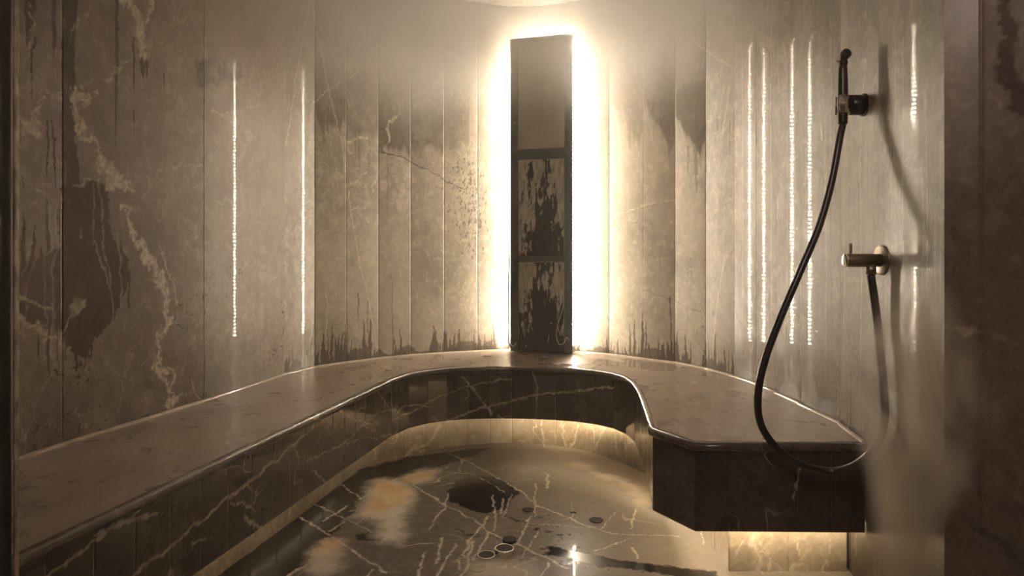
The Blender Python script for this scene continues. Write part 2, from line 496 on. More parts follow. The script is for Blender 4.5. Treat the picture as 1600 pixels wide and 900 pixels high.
def plain(name, col, rough, metal=0.0, coat=0.0, nscale=0, nk=0.3, bump=0.0):
    N = NT(name)
    c = col; nm = None
    if nscale:
        f = N.noise(N.pos(), nscale, 4)
        c = N.mix(N.rng(f, 0.3, 0.7), tuple(v * (1 - nk) for v in col), tuple(min(1, v * (1 + nk)) for v in col))
        if bump: nm = N.bump(f, bump, 0.002)
    N.bsdf(c, rough, coat, 0.1, nm, metal)
    return N.m
MAT_CEIL = plain('plaster_ceiling', (0.80, 0.74, 0.66), 0.6, nscale=4, nk=0.05)
MAT_FRAME = plain('dark_gunmetal', (0.085, 0.090, 0.080), 0.35, 0.3, 0.3, 30, 0.25)
MAT_BLACK = plain('black_rubber', (0.018, 0.015, 0.013), 0.28, 0.0, 0.4, 60, 0.2)
MAT_BRONZE = plain('dark_bronze_metal', (0.05, 0.042, 0.036), 0.3, 0.6, 0.2, 40, 0.2)
MAT_NICKEL = plain('brushed_nickel', (0.34, 0.29, 0.235), 0.3, 0.85, 0.0, 60, 0.15)
MAT_CHROME = plain('bright_chrome', (0.8, 0.76, 0.68), 0.12, 1.0, 0, 20, 0.05)
MAT_CABLE = plain('pale_cable', (0.6, 0.56, 0.48), 0.4, nscale=50, nk=0.1)
MAT_DOOR = plain('near_black_door_frame', (0.014, 0.013, 0.012), 0.5, 0.0, 0.0, 80, 0.5)
MAT_DISC = plain('dark_disc', (0.014, 0.012, 0.010), 0.75, 0.0, 0.0, 60, 0.3)
MAT_SEAL = plain('pale_silicone_bead', (0.45, 0.39, 0.30), 0.3, 0.0, 0.4, 40, 0.2)

def edge_mat():
    N = NT('worn_metal_edge')
    f = N.noise(N.pos((1, 1, 0.35)), 90, 4)
    g_ = N.noise(N.pos((1, 1, 0.6)), 9, 3)
    c = N.mix(N.rng(f, 0.35, 0.65), (0.20, 0.15, 0.115), (0.42, 0.34, 0.27))
    c = N.mix(N.rng(g_, 0.6, 0.8), c, (0.16, 0.10, 0.065))
    N.bsdf(c, 0.45, 0, 0.1, None, 0.4)
    return N.m
MAT_EDGE = edge_mat()

def glass_mat(name, seedloc, lo):
    """dark glass behind patchy condensation that has run down"""
    N = NT(name)
    a = N.noise(N.pos((9, 9, 2.6), seedloc), 2.2, 6, 0.62, 0.5)
    b = N.noise(N.pos((30, 30, 8), seedloc), 2.0, 4, 0.6, 0.3)
    f = N.math('ADD', N.math('MULTIPLY', a, 0.65), N.math('MULTIPLY', b, 0.35))
    z = N.n('ShaderNodeSeparateXYZ'); N.l(N.pos(), z.inputs[0])
    f = N.math('ADD', f, N.rng(z.outputs[2], lo[0], lo[1], -0.12, 0.03, False))
    ax_ = N.math('ABSOLUTE', N.math('SUBTRACT', z.outputs[0], 0.012))
    f = N.math('ADD', f, N.rng(ax_, 0.0, 0.12, -0.07, 0.05, False))
    m = N.rng(f, 0.455, 0.49)
    c = N.mix(m, (0.028, 0.030, 0.026), N.mix(N.rng(b, 0.4, 0.6), (0.28, 0.26, 0.21), (0.46, 0.43, 0.35)))
    N.bsdf(c, N.rng(m, 0, 1, 0.12, 0.45), 0.5, 0.1, N.bump(m, 0.1, 0.002))
    return N.m
MAT_GLASS1 = glass_mat('misted_dark_glass', (0.3, 0, 0), (1.0, 1.4))
MAT_GLASS2 = glass_mat('misted_dark_glass_low', (2.3, 0, 1.7), (0.55, 0.95))
MAT_PANEL = plain('olive_grey_metal_panel', (0.34, 0.31, 0.25), 0.4, 0.0, 0.3, 5, 0.15)

def led_mat(name, col, power, axis, dots=True):
    N = NT(name)
    e = N.n('ShaderNodeEmission'); e.inputs[0].default_value = col
    if dots:
        s = N.n('ShaderNodeSeparateXYZ'); N.l(N.pos(), s.inputs[0])
        ph = N.math('FRACT', N.math('MULTIPLY', s.outputs[axis], 1 / 0.0235))
        d = N.math('ABSOLUTE', N.math('SUBTRACT', ph, 0.5))
        st = N.rng(d, 0.12, 0.26, power * 2.6, power * 0.12)
        N.l(st, e.inputs[1])
    else:
        e.inputs[1].default_value = power
    N.l(e.outputs[0], N.out.inputs['Surface'])
    return N.m
MAT_LED_V = led_mat('warm_led_strip', LED_COL, LED_POWER, 2)
MAT_LED_H = led_mat('warm_led_strip_top', LED_COL, LED_POWER * 2.2, 0)
MAT_LED_U = led_mat('amber_led_strip', UNDER_COL, UNDER_POWER, 2, dots=False)
MAT_LED_U2 = led_mat('dim_amber_led_strip', UNDER_COL, UNDER_POWER * 0.15, 2, dots=False)

# ------------------------------------------------------------------ walls
def paint_left(F, P, S):
    T = lambda pts: [P(x, y) for x, y in pts]
    pale = fbm(F.SS * 2.2 + 3, F.HH * 1.3, 4); F.ch['pale'][:] = sstep(0.55, 0.8, pale) * 0.35
    s318 = S[2]
    F.ch['pale'][:] += 0.30 * sstep(s318 + 0.0, s318 + 0.08, F.SS) * sstep(0.55, 0.9, F.HH) + 0.2 * sstep(s318 - 0.22, s318 - 0.18, F.SS) * sstep(.9, 1.2, F.HH)
    F.ch['wet'][:] = sstep(0.75, 0.5, F.HH) * 0.5 * sstep(0.35, 0.6, fbm(F.SS * 5, F.HH * 5, 4))
    st = F.stroke
    # broad cream veins
    st('vein', T([(190, -5), (212, 20), (218, 50), (228, 90)]), [.012, .02, .022, .014], .75, .03)
    st('vein', T([(236, -5), (228, 30), (222, 60)]), .009, .6, .03)
    st('vein', T([(125, 140), (118, 170), (122, 195), (150, 225), (158, 248), (180, 280), (206, 290)]), [.012, .014, .016, .010, .028, .030, .010], .7, .035)
    st('vein', T([(128, 150), (148, 148), (138, 165)]), .014, .55, .04)
    st('vein', T([(168, 125), (182, 105), (200, 95)]), [.014, .014, .006], .45, .04)
    st('vein', T([(200, 330), (207, 360), (232, 402), (246, 432), (258, 470), (264, 495), (250, 535), (248, 572), (262, 592), (270, 612), (266, 632)]),
       [.012, .016, .020, .028, .016, .014, .010, .014, .012, .010, .018], .85, .035)
    st('vein', T([(252, 392), (268, 440), (275, 470)]), .005, .5, .02)
    st('vein', T([(262, 575), (275, 590), (268, 610)]), .006, .5, .03)
    st('vein', T([(262, 628), (290, 622)]), .008, .5, .03)
    st('vein', T([(298, 596), (311, 622)]), .003, .5, .01)
    st('vein', T([(38, 195), (52, 198), (58, 170), (72, 168)]), [.022, .02, .014, .006], .5, .04)
    st('vein', T([(37, 60), (48, 30), (40, 15)]), .006, .35, .04)
    st('vein', T([(50, 130), (95, 150)]), .008, .3, .04)
    st('vein', T([(110, 40), (122, 20), (150, 12)]), .01, .3, .04)
    st('vein', T([(33, 464), (48, 470), (62, 478)]), [.012, .012, .006], .6, .02)
    st('vein', T([(62, 478), (86, 484)]), .003, .6, .01)
    st('vein', T([(33, 503), (55, 515), (72, 525), (90, 530)]), [.012, .012, .010, .006], .7, .025)
    st('vein', T([(96, 536), (112, 546)]), .012, .35, .02)
    F.poly('vein', T([(112, 470), (134, 466), (130, 482), (113, 500)]), .5, .02, .006, .5)
    st('vein', T([(112, 490), (92, 540)]), .002, .6, .006)
    # long thin veins and dried runs
    for a in ([(48, 380), (42, 410), (33, 432)], [(60, 398), (50, 420), (42, 440), (42, 500)], [(70, 385), (71, 480), (70, 560)], [(90, 385), (84, 420), (87, 480), (80, 510), (82, 560)],
              [(148, 285), (147, 370), (160, 410), (172, 450)], [(155, 285), (161, 330), (160, 380), (172, 425), (177, 500)], [(77, 320), (82, 385), (70, 400)], [(88, 320), (90, 390)],
              [(126, 355), (128, 372)], [(92, 510), (95, 560)], [(245, 380), (258, 398)], [(183, 365), (190, 440), (190, 480)]):
        st('vein', T(a), .0042, .30, .012, .5)
    for a in ([(90, 548), (72, 600), (50, 650), (40, 690)], [(197, 574), (190, 620), (182, 650)], [(118, 633), (132, 668)], [(122, 640), (121, 680)], [(110, 294), (140, 276), (208, 284), (245, 268), (282, 260), (318, 258)],
              [(33, 272), (60, 297), (86, 315)], [(318, 172), (345, 180), (378, 170), (420, 165), (446, 175)], [(330, 118), (380, 135), (446, 150)], [(340, 90), (350, 110)]):
        st('vein', T(a), .0022, .35, .02, .7)
    # wet, dark areas
    F.poly('wet', T([(98, -5), (120, -5), (117, 180), (124, 290), (94, 290)]), .85, .01, .004)
    F.poly('wet', T([(94, 285), (120, 292), (150, 275), (174, 292), (174, 360), (196, 400), (200, 440), (180, 500), (150, 530), (135, 560), (110, 545), (90, 500)]), .9, .02, .004)
    F.poly('wet', T([(30, 420), (60, 395), (95, 380), (110, 470), (100, 520), (60, 510), (30, 500)]), .75, .03, .006)
    for (x, y0, y1, w) in ((47, -5, 72, .020), (55, 60, 80, .008), (85, -5, 95, .011), (183, -5, 230, .010), (209, 60, 145, .007), (223, 92, 122, .014), (229, 92, 120, .01),
                           (74, 190, 280, .005), (85, 215, 296, .006), (82, 188, 245, .004), (50, 80, 150, .004), (256, 115, 145, .005), (210, 170, 212, .004), (35, 275, 292, .004),
                           (76, 500, 590, .008), (92, 500, 575, .007), (103, 500, 560, .008), (120, 520, 580, .008), (145, 510, 560, .006), (133, 530, 575, .006), (60, 500, 570, .006)):
        a = P(x, y0); b = P(x, y1)
        if a and b: F.drip('wet', a[0], a[1], b[1], w, .85)
    for (x, y0, y1, w) in ((38, 330, 430, .012), (52, 350, 430, .010), (75, 310, 400, .010), (63, 385, 420, .012), (190, 370, 440, .008), (202, 420, 480, .006)):
        a = P(x, y1); b = P(x, y0)
        if a and b: F.spike('wet', a[0], a[1], b[1], w * 1.3, .8)
    F.poly('wet', T([(303, 95), (350, 92), (380, 100), (378, 125), (347, 130), (340, 137), (333, 128), (325, 132), (318, 142), (308, 140)]), .6, .015, .008)
    # dark speckle low on the wall
    sp = fbm(F.SS * 95, F.HH * 95, 2); zone = sstep(.5, .62, fbm(F.SS * 4 + 9, F.HH * 5, 3)) * sstep(1.1, .9, F.HH)
    F.ch['wet'][:] = np.maximum(F.ch['wet'], sstep(.66, .72, sp) * zone * .8)
    F.ch['vein'][:] = np.minimum(1, F.ch['vein'] * (0.55 + 1.1 * F.br))
sheet_left = sheet('wall_left', WALL_L, 0.0, HC, 0.0036, MAT_WALL_L, paint_left, joints=[1, 2], seed=1)
tag(sheet_left, kind='structure')

def base_runs(F, P, x0, x1, ybase, dens, hmax=.17, hb=.45):
    """dark runs that climb from the seat up the cladding"""
    x = x0
    while x < x1:
        a = P(x, 555)
        if a:
            cl = vnoise(np.array([x * 0.045]), np.array([3.3]))[0]
            if cl > 0.30:
                h = hmax * (0.25 + 0.75 * random.random() ** 1.6) * (cl + .3)
                F.spike('wet', a[0], hb - .01, hb + h, random.uniform(.010, .022), 1.0)
                if random.random() < .5: F.spike('wet', a[0] + random.uniform(-.012, .012), hb - .01, hb + h * .4, .018, 1.0)
        x += dens * random.uniform(.5, 1.6)
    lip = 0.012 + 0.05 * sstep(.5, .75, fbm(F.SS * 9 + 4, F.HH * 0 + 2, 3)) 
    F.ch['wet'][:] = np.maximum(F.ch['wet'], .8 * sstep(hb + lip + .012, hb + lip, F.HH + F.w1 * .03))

def paint_back(F, P, S):
    T = lambda pts: [P(x, y) for x, y in pts]
    pale = fbm(F.SS * 3 + 3, F.HH * 2, 4); F.ch['pale'][:] = sstep(0.42, 0.7, pale) * 0.55
    st = F.stroke
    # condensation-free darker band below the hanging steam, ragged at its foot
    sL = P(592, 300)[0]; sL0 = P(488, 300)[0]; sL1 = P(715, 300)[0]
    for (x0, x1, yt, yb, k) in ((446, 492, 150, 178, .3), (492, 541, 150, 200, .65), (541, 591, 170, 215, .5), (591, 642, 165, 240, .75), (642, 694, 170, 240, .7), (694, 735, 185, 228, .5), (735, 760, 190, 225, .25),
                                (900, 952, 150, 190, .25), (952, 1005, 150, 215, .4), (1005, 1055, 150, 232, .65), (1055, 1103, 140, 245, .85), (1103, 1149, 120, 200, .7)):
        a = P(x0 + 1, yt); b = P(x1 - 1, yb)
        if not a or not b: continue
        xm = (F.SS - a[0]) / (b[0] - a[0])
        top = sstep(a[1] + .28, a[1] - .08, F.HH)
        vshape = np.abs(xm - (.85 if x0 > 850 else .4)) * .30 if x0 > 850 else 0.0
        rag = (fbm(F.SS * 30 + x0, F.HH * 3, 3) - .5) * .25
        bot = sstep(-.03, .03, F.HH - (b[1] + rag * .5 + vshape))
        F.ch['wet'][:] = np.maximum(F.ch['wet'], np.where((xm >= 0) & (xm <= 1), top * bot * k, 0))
    for (x, y0, y1, w, k) in ((505, 190, 225, .006, .6), (512, 190, 210, .01, .6), (560, 190, 265, .012, .5), (556, 200, 245, .006, .6), (605, 240, 360, .006, .45), (577, 200, 300, .005, .4), (1086, 220, 300, .016, .6),
                              (1075, 230, 275, .01, .5), (985, 190, 235, .014, .35), (1045, 200, 250, .010, .5), (1120, 180, 215, .006, .5), (1128, 180, 225, .005, .5), (1140, 190, 250, .006, .5)):
        a = P(x, y0); b = P(x, y1)
        if a and b: F.drip('wet', a[0], a[1], b[1], w, k)
    # thin pale veins
    for a, w in (([(398, 5), (418, 50), (436, 85), (462, 125)], .0035), ([(484, -5), (474, 60), (461, 130), (455, 180), (446, 225)], .004), ([(488, -5), (494, 45), (505, 90), (514, 140), (524, 180), (534, 225), (540, 270)], .0045),
                 ([(530, 98), (538, 140), (550, 180)], .003), ([(488, 162), (512, 142), (532, 127)], .004), ([(548, 120), (575, 105), (602, 78)], .005), ([(612, 70), (640, 50), (700, 42)], .003),
                 ([(543, 300), (552, 350), (562, 410), (573, 452), (582, 500), (590, 548)], .0035), ([(425, 450), (420, 500), (414, 570)], .0035), ([(414, 530), (436, 590)], .003),
                 ([(508, 452), (514, 480), (508, 520), (516, 560)], .003), ([(548, 330), (560, 320)], .004),
                 ([(1074, 52), (1090, 70), (1112, 88), (1145, 106)], .005), ([(1148, 92), (1140, 130), (1133, 180), (1126, 230)], .004), ([(1131, 400), (1124, 450), (1117, 500), (1112, 560)], .004),
                 ([(1076, 50), (1082, 40)], .003), ([(955, 338), (1000, 322), (1040, 314), (1055, 312)], .0025), ([(640, 420), (652, 470)], .002)):
        st('vein', T(a), w, .7, .012, .5)
    st('vein', T([(541, 221), (558, 217), (574, 216)]), [.008, .010, .005], .9, .015)
    st('vein', T([(592, 95), (598, 112), (601, 126)]), [.004, .007, .003], .6, .01)
    st('vein', T([(605, 205), (607, 190), (617, 185), (626, 180)]), .006, .9, .025)
    st('vein', T([(606, 200), (609, 215), (608, 226)]), [.010, .008, .003], .85, .02)
    st('vein', T([(618, 152), (624, 170)]), .005, .5, .02)
    st('vein', T([(545, 288), (558, 280), (572, 268)]), .006, .6, .03)
    st('vein', T([(580, 300), (586, 285)]), .01, .6, .03)
    # dark cracks
    st('wet', T([(590, 234), (604, 240), (625, 244), (642, 254), (680, 272), (700, 284), (726, 296)]), [.004, .006, .005, .004], .95, .012)
    st('wet', T([(1000, 449), (1040, 465), (1070, 478), (1105, 492)]), .0018, .7, .012)
    st('wet', T([(940, 348), (1000, 325), (1055, 314)]), .0014, .5, .01)
    st('wet', T([(1047, 465), (1048, 500), (1049, 550)]), [.006, .004, .005], .9, .006)
    st('wet', T([(559, 458), (560, 480), (559, 500)]), [.006, .004, .002], .9, .006)
    st('wet', T([(612, 430), (613, 500), (614, 555)]), [.002, .003, .006], .9, .006)
    st('wet', T([(575, 470), (574, 520)]), .003, .8, .01)
    # spatter left of the lit column
    for i in range(300):
        x = random.gauss(735, 17); y = random.gauss(320 + (x - 735) * .5, 45)
        if x > 766 or y < 225 or y > 400: continue
        a = P(x, y)
        if a: st('wet', [a, (a[0] + random.gauss(0, .003), a[1] - random.uniform(.003, .02))], random.uniform(.0015, .0055), .85, .01, .8)
    for i in range(60):
        a = P(random.uniform(655, 765), random.uniform(230, 300))
        if a: F.drip('wet', a[0], a[1], a[1] - random.uniform(.01, .05), .002, .6)
    for i in range(120):
        x = random.choice((random.uniform(1055, 1103), random.uniform(905, 950), random.uniform(500, 720), random.uniform(1080, 1145)))
        a = P(x, random.gauss(470, 45))
        if a: st('wet', [a, (a[0] + random.gauss(0, .002), a[1] - random.uniform(.002, .014))], random.uniform(.001, .0035), .7, .01, .8)
    base_runs(F, P, 446, 792, 555, 4.5, .25)
    base_runs(F, P, 905, 1148, 555, 4.5, .25)
    F.ch['vein'][:] *= (0.45 + 0.8 * F.br)
wb = sheet('wall_back', WALL_B, 0.0, HC, 0.0042, MAT_WALL_B, paint_back, seed=2)
tag(wb, kind='structure')

def paint_right(F, P, S):
    T = lambda pts: [P(x, y) for x, y in pts]
    F.ch['pale'][:] = sstep(0.45, 0.75, fbm(F.SS * 9 + 3, F.HH * 1.1, 4)) * 0.5 * sstep(.7, 1.2, F.HH)
    F.ch['wet'][:] = sstep(0.45, 0.7, fbm(F.SS * 7 + 8, F.HH * 1.6 + 4, 4)) * .7 * sstep(1.15, .6, F.HH)
    for x, y0, y1 in ((1289, 180, 560), (1292, 400, 600), (1320, 190, 600), (1345, 190, 560), (1390, 110, 300), (1398, 60, 250), (1411, 60, 420), (1347, 420, 640), (1440, 250, 520), (1448, 130, 470), (1461, 300, 470), (1470, 180, 500), (1230, 80, 540), (1298, 60, 300), (1205, 40, 500), (1160, 90, 560)):
        a = P(x, y0); b = P(x, y1)
        if a and b:
            pts = []; n = 9; s = a[0]
            for i in range(n + 1):
                pts.append((s, a[1] + (b[1] - a[1]) * i / n)); s += random.uniform(-.004, .004)
            F.stroke('vein', pts, .0022, .55, .004, .5)
    for i in range(60):
        a = P(random.uniform(1150, 1478), random.uniform(60, 560))
        if a: F.drip('wet', a[0], a[1], a[1] - random.uniform(.08, .5), random.uniform(.002, .005), .55)
    for i in range(26):
        a = P(random.uniform(1300, 1478), 680)
        if a: F.spike('wet', a[0], .44, .44 + random.uniform(.03, .22), random.uniform(.004, .012), .8)
    F.stroke('vein', T([(1150, 490), (1158, 530), (1166, 560)]), .002, .6, .01)
    F.stroke('vein', T([(1170, 400), (1174, 470)]), .002, .5, .01)
    base_runs(F, P, 1150, 1215, 590, 6, .14)
    a = P(1412, 300); c = P(1405, 440)
    F.ch['drop'][:] = np.maximum(sstep(.11, .02, np.hypot((F.SS - a[0]) * 1.3, (F.HH - a[1]) * .45)), sstep(.10, .02, np.hypot((F.SS - c[0]) * 1.2, (F.HH - c[1]) * .5)))
wr = sheet('wall_right', WALL_R, 0.0, HC, 0.0040, MAT_WALL_R, paint_right, seed=3, joints=[1, 5])
tag(wr, kind='structure')

def paint_front(F, P, S):
    T = lambda pts: [P(x, y) for x, y in pts]
    F.ch['wet'][:] = sstep(0.45, 0.65, fbm(F.SS * 4 + 8, F.HH * 2, 4)) * .6
    F.stroke('wet', T([(1565, -5), (1572, 60), (1580, 120), (1597, 168)]), [.012, .02, .022, .02], .9, .02)
    F.stroke('vein', T([(1482, 508), (1500, 512), (1518, 516)]), [.006, .012, .008], .55, .025)
    F.stroke('vein', T([(1518, 516), (1580, 540)]), .004, .25, .02)
    F.stroke('wet', T([(1530, 828), (1565, 850), (1597, 880)]), .012, .9, .02)
wf = sheet('wall_front', WALL_F, 0.0, HC, 0.006, MAT_WALL_F, paint_front, seed=4, joints=[1, 2])
tag(wf, kind='structure')

def flat_poly(name, poly, z, mat):
    from mathutils.geometry import tessellate_polygon
    bm = bmesh.new(); V = [bm.verts.new((p[0], p[1], z)) for p in poly]
    for t in tessellate_polygon([[Vector((p[0], p[1], 0)) for p in poly]]): bm.faces.new([V[i] for i in t])
    return from_bm(name, bm, mat)
# doorway side, behind the camera
bm = bmesh.new()
box_bm(bm, -1.75, 1.46, -0.65, -0.55, 0, HC)
tag(from_bm('wall_entrance', bm, MAT_WALL_F), kind='structure')
bm = bmesh.new()
box_bm(bm, -1.75, -1.55, -0.65, 0.70, 0, HC)
tag(from_bm('wall_passage', bm, MAT_WALL_F), kind='structure')
bm = bmesh.new()
box_bm(bm, -1.8, 1.6, -0.7, 4.1, HC, HC + 0.08)
tag(from_bm('ceiling', bm, MAT_CEIL), kind='structure')

# ------------------------------------------------------------------ floor
def build_floor():
    S = np.arange(-1.3, 1.36, 0.0045); H = np.arange(0.9, 3.70, 0.0045)
    F = Field(S, H, 5)
    T = lambda pts: [on_floor(x, y) for x, y in pts]
    st = F.stroke
    # the right half has dried paler than the left
    F.ch['pale'][:] = 0.55 * sstep(-.1, .35, F.SS + (fbm(F.SS * 3, F.HH * 3, 3) - .5) * .5) * sstep(2.0, 2.6, F.HH + .9 * F.SS + .1)
    for a, w in (([(469, 807), (511, 835), (552, 860), (604, 896)], .0048), ([(493, 788), (545, 812), (582, 832)], .003), ([(533, 757), (565, 780), (600, 800)], .003),
                 ([(645, 757), (692, 787), (740, 813), (762, 830), (788, 843)], .005), ([(805, 848), (850, 870), (890, 888)], .004), ([(700, 708), (732, 722), (775, 745), (812, 766), (840, 790), (900, 815)], .004),
                 ([(700, 737), (735, 740), (765, 755), (790, 770)], .003), ([(545, 720), (585, 705)], .003), ([(448, 900), (478, 882)], .006), ([(575, 900), (583, 890)], .004),
                 ([(700, 772), (695, 793), (684, 806), (672, 826)], .004), ([(762, 807), (748, 830), (735, 845), (727, 864)], .007), ([(763, 833), (750, 860), (742, 875)], .004), ([(770, 773), (774, 800), (775, 830)], .004),
                 ([(786, 780), (782, 803)], .005), ([(798, 772), (793, 792), (784, 808)], .003), ([(830, 806), (818, 830), (803, 856)], .005), ([(841, 830), (828, 850), (815, 870)], .003), ([(854, 740), (855, 762)], .007),
                 ([(838, 755), (837, 806)], .004), ([(690, 840), (682, 880)], .005), ([(664, 865), (655, 900)], .005), ([(711, 850), (700, 870), (684, 900)], .005), ([(720, 868), (716, 890)], .005), ([(740, 845), (730, 885), (715, 905)], .005),
                 ([(856, 880), (848, 902)], .005), ([(640, 762), (665, 745), (700, 730)], .003), ([(720, 715), (722, 725)], .003), ([(815, 818), (860, 820), (940, 825)], .002), ([(995, 795), (985, 825)], .004),
                 ([(890, 812), (960, 835), (1060, 838)], .0025), ([(930, 860), (985, 840)], .003), ([(985, 855), (998, 872)], .004), ([(960, 800), (940, 830)], .002), ([(1085, 790), (1100, 850)], .002),
                 ([(560, 780), (590, 765)], .004), ([(505, 815), (545, 790)], .006), ([(512, 830), (540, 815)], .004)):
        st('vein', T(a), w, .8, .012, .5)
    F.ch['vein'][:] *= (0.5 + 0.7 * F.br)
    # standing water: dark and shiny
    F.poly('wet', T([(330, 905), (470, 800), (562, 735), (640, 713), (760, 700), (740, 712), (690, 728), (640, 742), (590, 756), (560, 785), (545, 808), (500, 850), (480, 880), (440, 905)]), .95, .03, .01)
    F.poly('wet', T([(700, 772), (712, 752), (735, 742), (765, 744), (800, 757), (812, 768), (800, 778), (785, 797), (760, 803), (720, 790), (704, 784)]), .95, .03, .006)
    F.poly('wet', T([(855, 851), (900, 861), (960, 875), (1040, 884), (1120, 895), (1120, 905), (1060, 899), (1000, 893), (930, 882), (870, 871), (835, 866), (862, 862)]), .95, .02, .006)
    F.poly('wet', T([(556, 838), (590, 832), (606, 840), (590, 846), (562, 846)]), .8, .02, .006)
    st('wet', T([(788, 806), (805, 812), (820, 815)]), .008, .8, .02)
    st('wet', T([(765, 838), (780, 842)]), .008, .8, .02)
    st('wet', T([(710, 830), (725, 832), (750, 836)]), .006, .8, .03)
    for (x, y) in ((885, 835), (871, 836), (855, 830), (840, 826), (893, 802), (841, 808), (815, 863), (812, 876), (880, 879), (887, 879), (848, 858)):
        a = on_floor(x, y); st('wet', [a, (a[0] + .008, a[1])], .010, .85, .015)
    for i in range(110):
        a = on_floor(random.gauss(850, 70), random.gauss(845, 25))
        st('wet', [a, (a[0] + random.uniform(0, .01), a[1])], random.uniform(.0015, .004), .7, .01)
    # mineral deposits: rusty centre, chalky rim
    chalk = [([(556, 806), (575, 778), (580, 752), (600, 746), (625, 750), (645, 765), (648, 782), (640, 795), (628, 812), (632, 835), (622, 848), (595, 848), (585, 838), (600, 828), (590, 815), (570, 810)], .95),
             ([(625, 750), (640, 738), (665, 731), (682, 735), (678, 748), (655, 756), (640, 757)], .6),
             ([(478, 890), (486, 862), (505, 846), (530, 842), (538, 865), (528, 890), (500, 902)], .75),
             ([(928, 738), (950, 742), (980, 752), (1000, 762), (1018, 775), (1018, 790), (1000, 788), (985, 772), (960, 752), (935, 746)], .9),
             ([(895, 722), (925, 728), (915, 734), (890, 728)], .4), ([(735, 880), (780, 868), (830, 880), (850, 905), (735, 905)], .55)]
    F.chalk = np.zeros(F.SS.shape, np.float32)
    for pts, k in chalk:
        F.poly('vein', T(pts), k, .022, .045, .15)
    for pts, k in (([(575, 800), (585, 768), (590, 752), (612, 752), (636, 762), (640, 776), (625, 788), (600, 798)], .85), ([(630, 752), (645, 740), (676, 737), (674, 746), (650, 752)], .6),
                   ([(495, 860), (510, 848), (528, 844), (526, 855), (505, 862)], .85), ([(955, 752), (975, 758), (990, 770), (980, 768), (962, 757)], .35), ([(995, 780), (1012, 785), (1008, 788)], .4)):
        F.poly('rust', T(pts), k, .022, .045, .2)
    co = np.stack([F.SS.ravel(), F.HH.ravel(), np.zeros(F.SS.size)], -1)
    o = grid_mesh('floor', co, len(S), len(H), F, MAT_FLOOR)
    tag(o, kind='structure')
    bm = bmesh.new(); box_bm(bm, -1.75, 1.46, -0.65, 0.9, -0.05, 0.0)
    tag(from_bm('floor', bm, MAT_FLOOR), kind='structure')
build_floor()

# ------------------------------------------------------------------ bench
bench = empty('bench', (0, 0, 0))
tag(bench, 'continuous built-in marble bench curving round the steam room wall with dark front panels', 'bench')
FR = refine(FRONT, 0.105)
BR = refine(BASE, 0.16)
wall_path = [p for p in WALL_L] + WALL_B[1:] + WALL_R[1:]
wall_in = offset(wall_path, -0.001)
# portion of the wall behind the seat
seat_wall = [(-1.51, 0.85)] + [p for p in wall_in if p[1] > 1.0]
seat_wall = [p for p in seat_wall if p[0] < 0 or p[1] > 1.93] + [(1.056, 1.915)]
fi = offset(FR, 0.012)
seat = plan_solid('seat', fi + seat_wall[::-1], 0.421, 0.45, MAT_SEAT, bench)
prof = [(0.013, 0.4215)]
for k in range(9):
    a = -math.pi / 2 + math.pi * k / 8
    prof.append((0.004 - 0.0145 * math.cos(a), 0.4355 + 0.0145 * math.sin(a)))
prof.append((0.013, 0.4498))
nose = sweep('rounded_edge', FR, prof, MAT_NOSE, seat, smooth=True)
nose['label'] = 'rounded polished edge of the seat'
def paint_apron(F, P, S):
    T = lambda pts: [P(x, y) for x, y in pts]
    st = F.stroke
    for a, w in (([(70, 905), (105, 878), (140, 855), (180, 820), (200, 812), (245, 780), (262, 770)], .005), ([(205, 905), (235, 880), (290, 838), (300, 825), (330, 800), (370, 768), (400, 745), (440, 712), (492, 664)], .006),
                 ([(150, 838), (200, 815), (255, 803)], .004), ([(530, 640), (545, 652), (560, 658), (590, 665)], .004), ([(613, 658), (640, 645), (665, 632), (690, 618), (720, 606), (800, 590)], .004),
                 ([(698, 657), (730, 645), (757, 637), (800, 626), (850, 616), (880, 612), (958, 606)], .006), ([(723, 588), (742, 610), (757, 632), (768, 648)], .006), ([(480, 720), (530, 695), (570, 685), (612, 678)], .003),
                 ([(488, 735), (500, 745), (515, 755)], .005), ([(380, 808), (420, 840), (450, 860)], .004), ([(540, 690), (590, 645), (612, 640)], .003), ([(385, 755), (400, 775), (395, 790)], .003), ([(565, 665), (600, 680), (610, 690)], .002),
                 ([(590, 612), (612, 642)], .003), ([(830, 582), (840, 605), (838, 660)], .003), ([(360, 785), (400, 800)], .003), ([(300, 850), (330, 840)], .002), ([(1248, 720), (1240, 780)], .004)):
        st('vein', T(a), w, .75, .014, .5)
    F.ch['vein'][:] *= (0.5 + 0.7 * F.br)
    k = 0
    for i in range(len(S) - 1):          # every panel from a slightly different slab
        F.ch['wet'][(F.SS >= S[i]) & (F.SS < S[i + 1])] += random.choice((0, .1, .3, .45))
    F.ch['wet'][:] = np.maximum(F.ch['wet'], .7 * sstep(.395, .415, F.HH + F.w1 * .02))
apron = sheet('front_panel', offset(FR, 0.004), 0.18, 0.4205, 0.0045, MAT_APRON, paint_apron, groove=0.002, gap=.0009, parent=bench, seed=6)
md = apron.modifiers.new('thickness', 'SOLIDIFY'); md.thickness = 0.016; md.offset = -1
soff = plan_solid('soffit', offset(FR, 0.022) + [(p[0], p[1]) for p in BR[::-1]], 0.205, 0.22, MAT_APRON, bench)
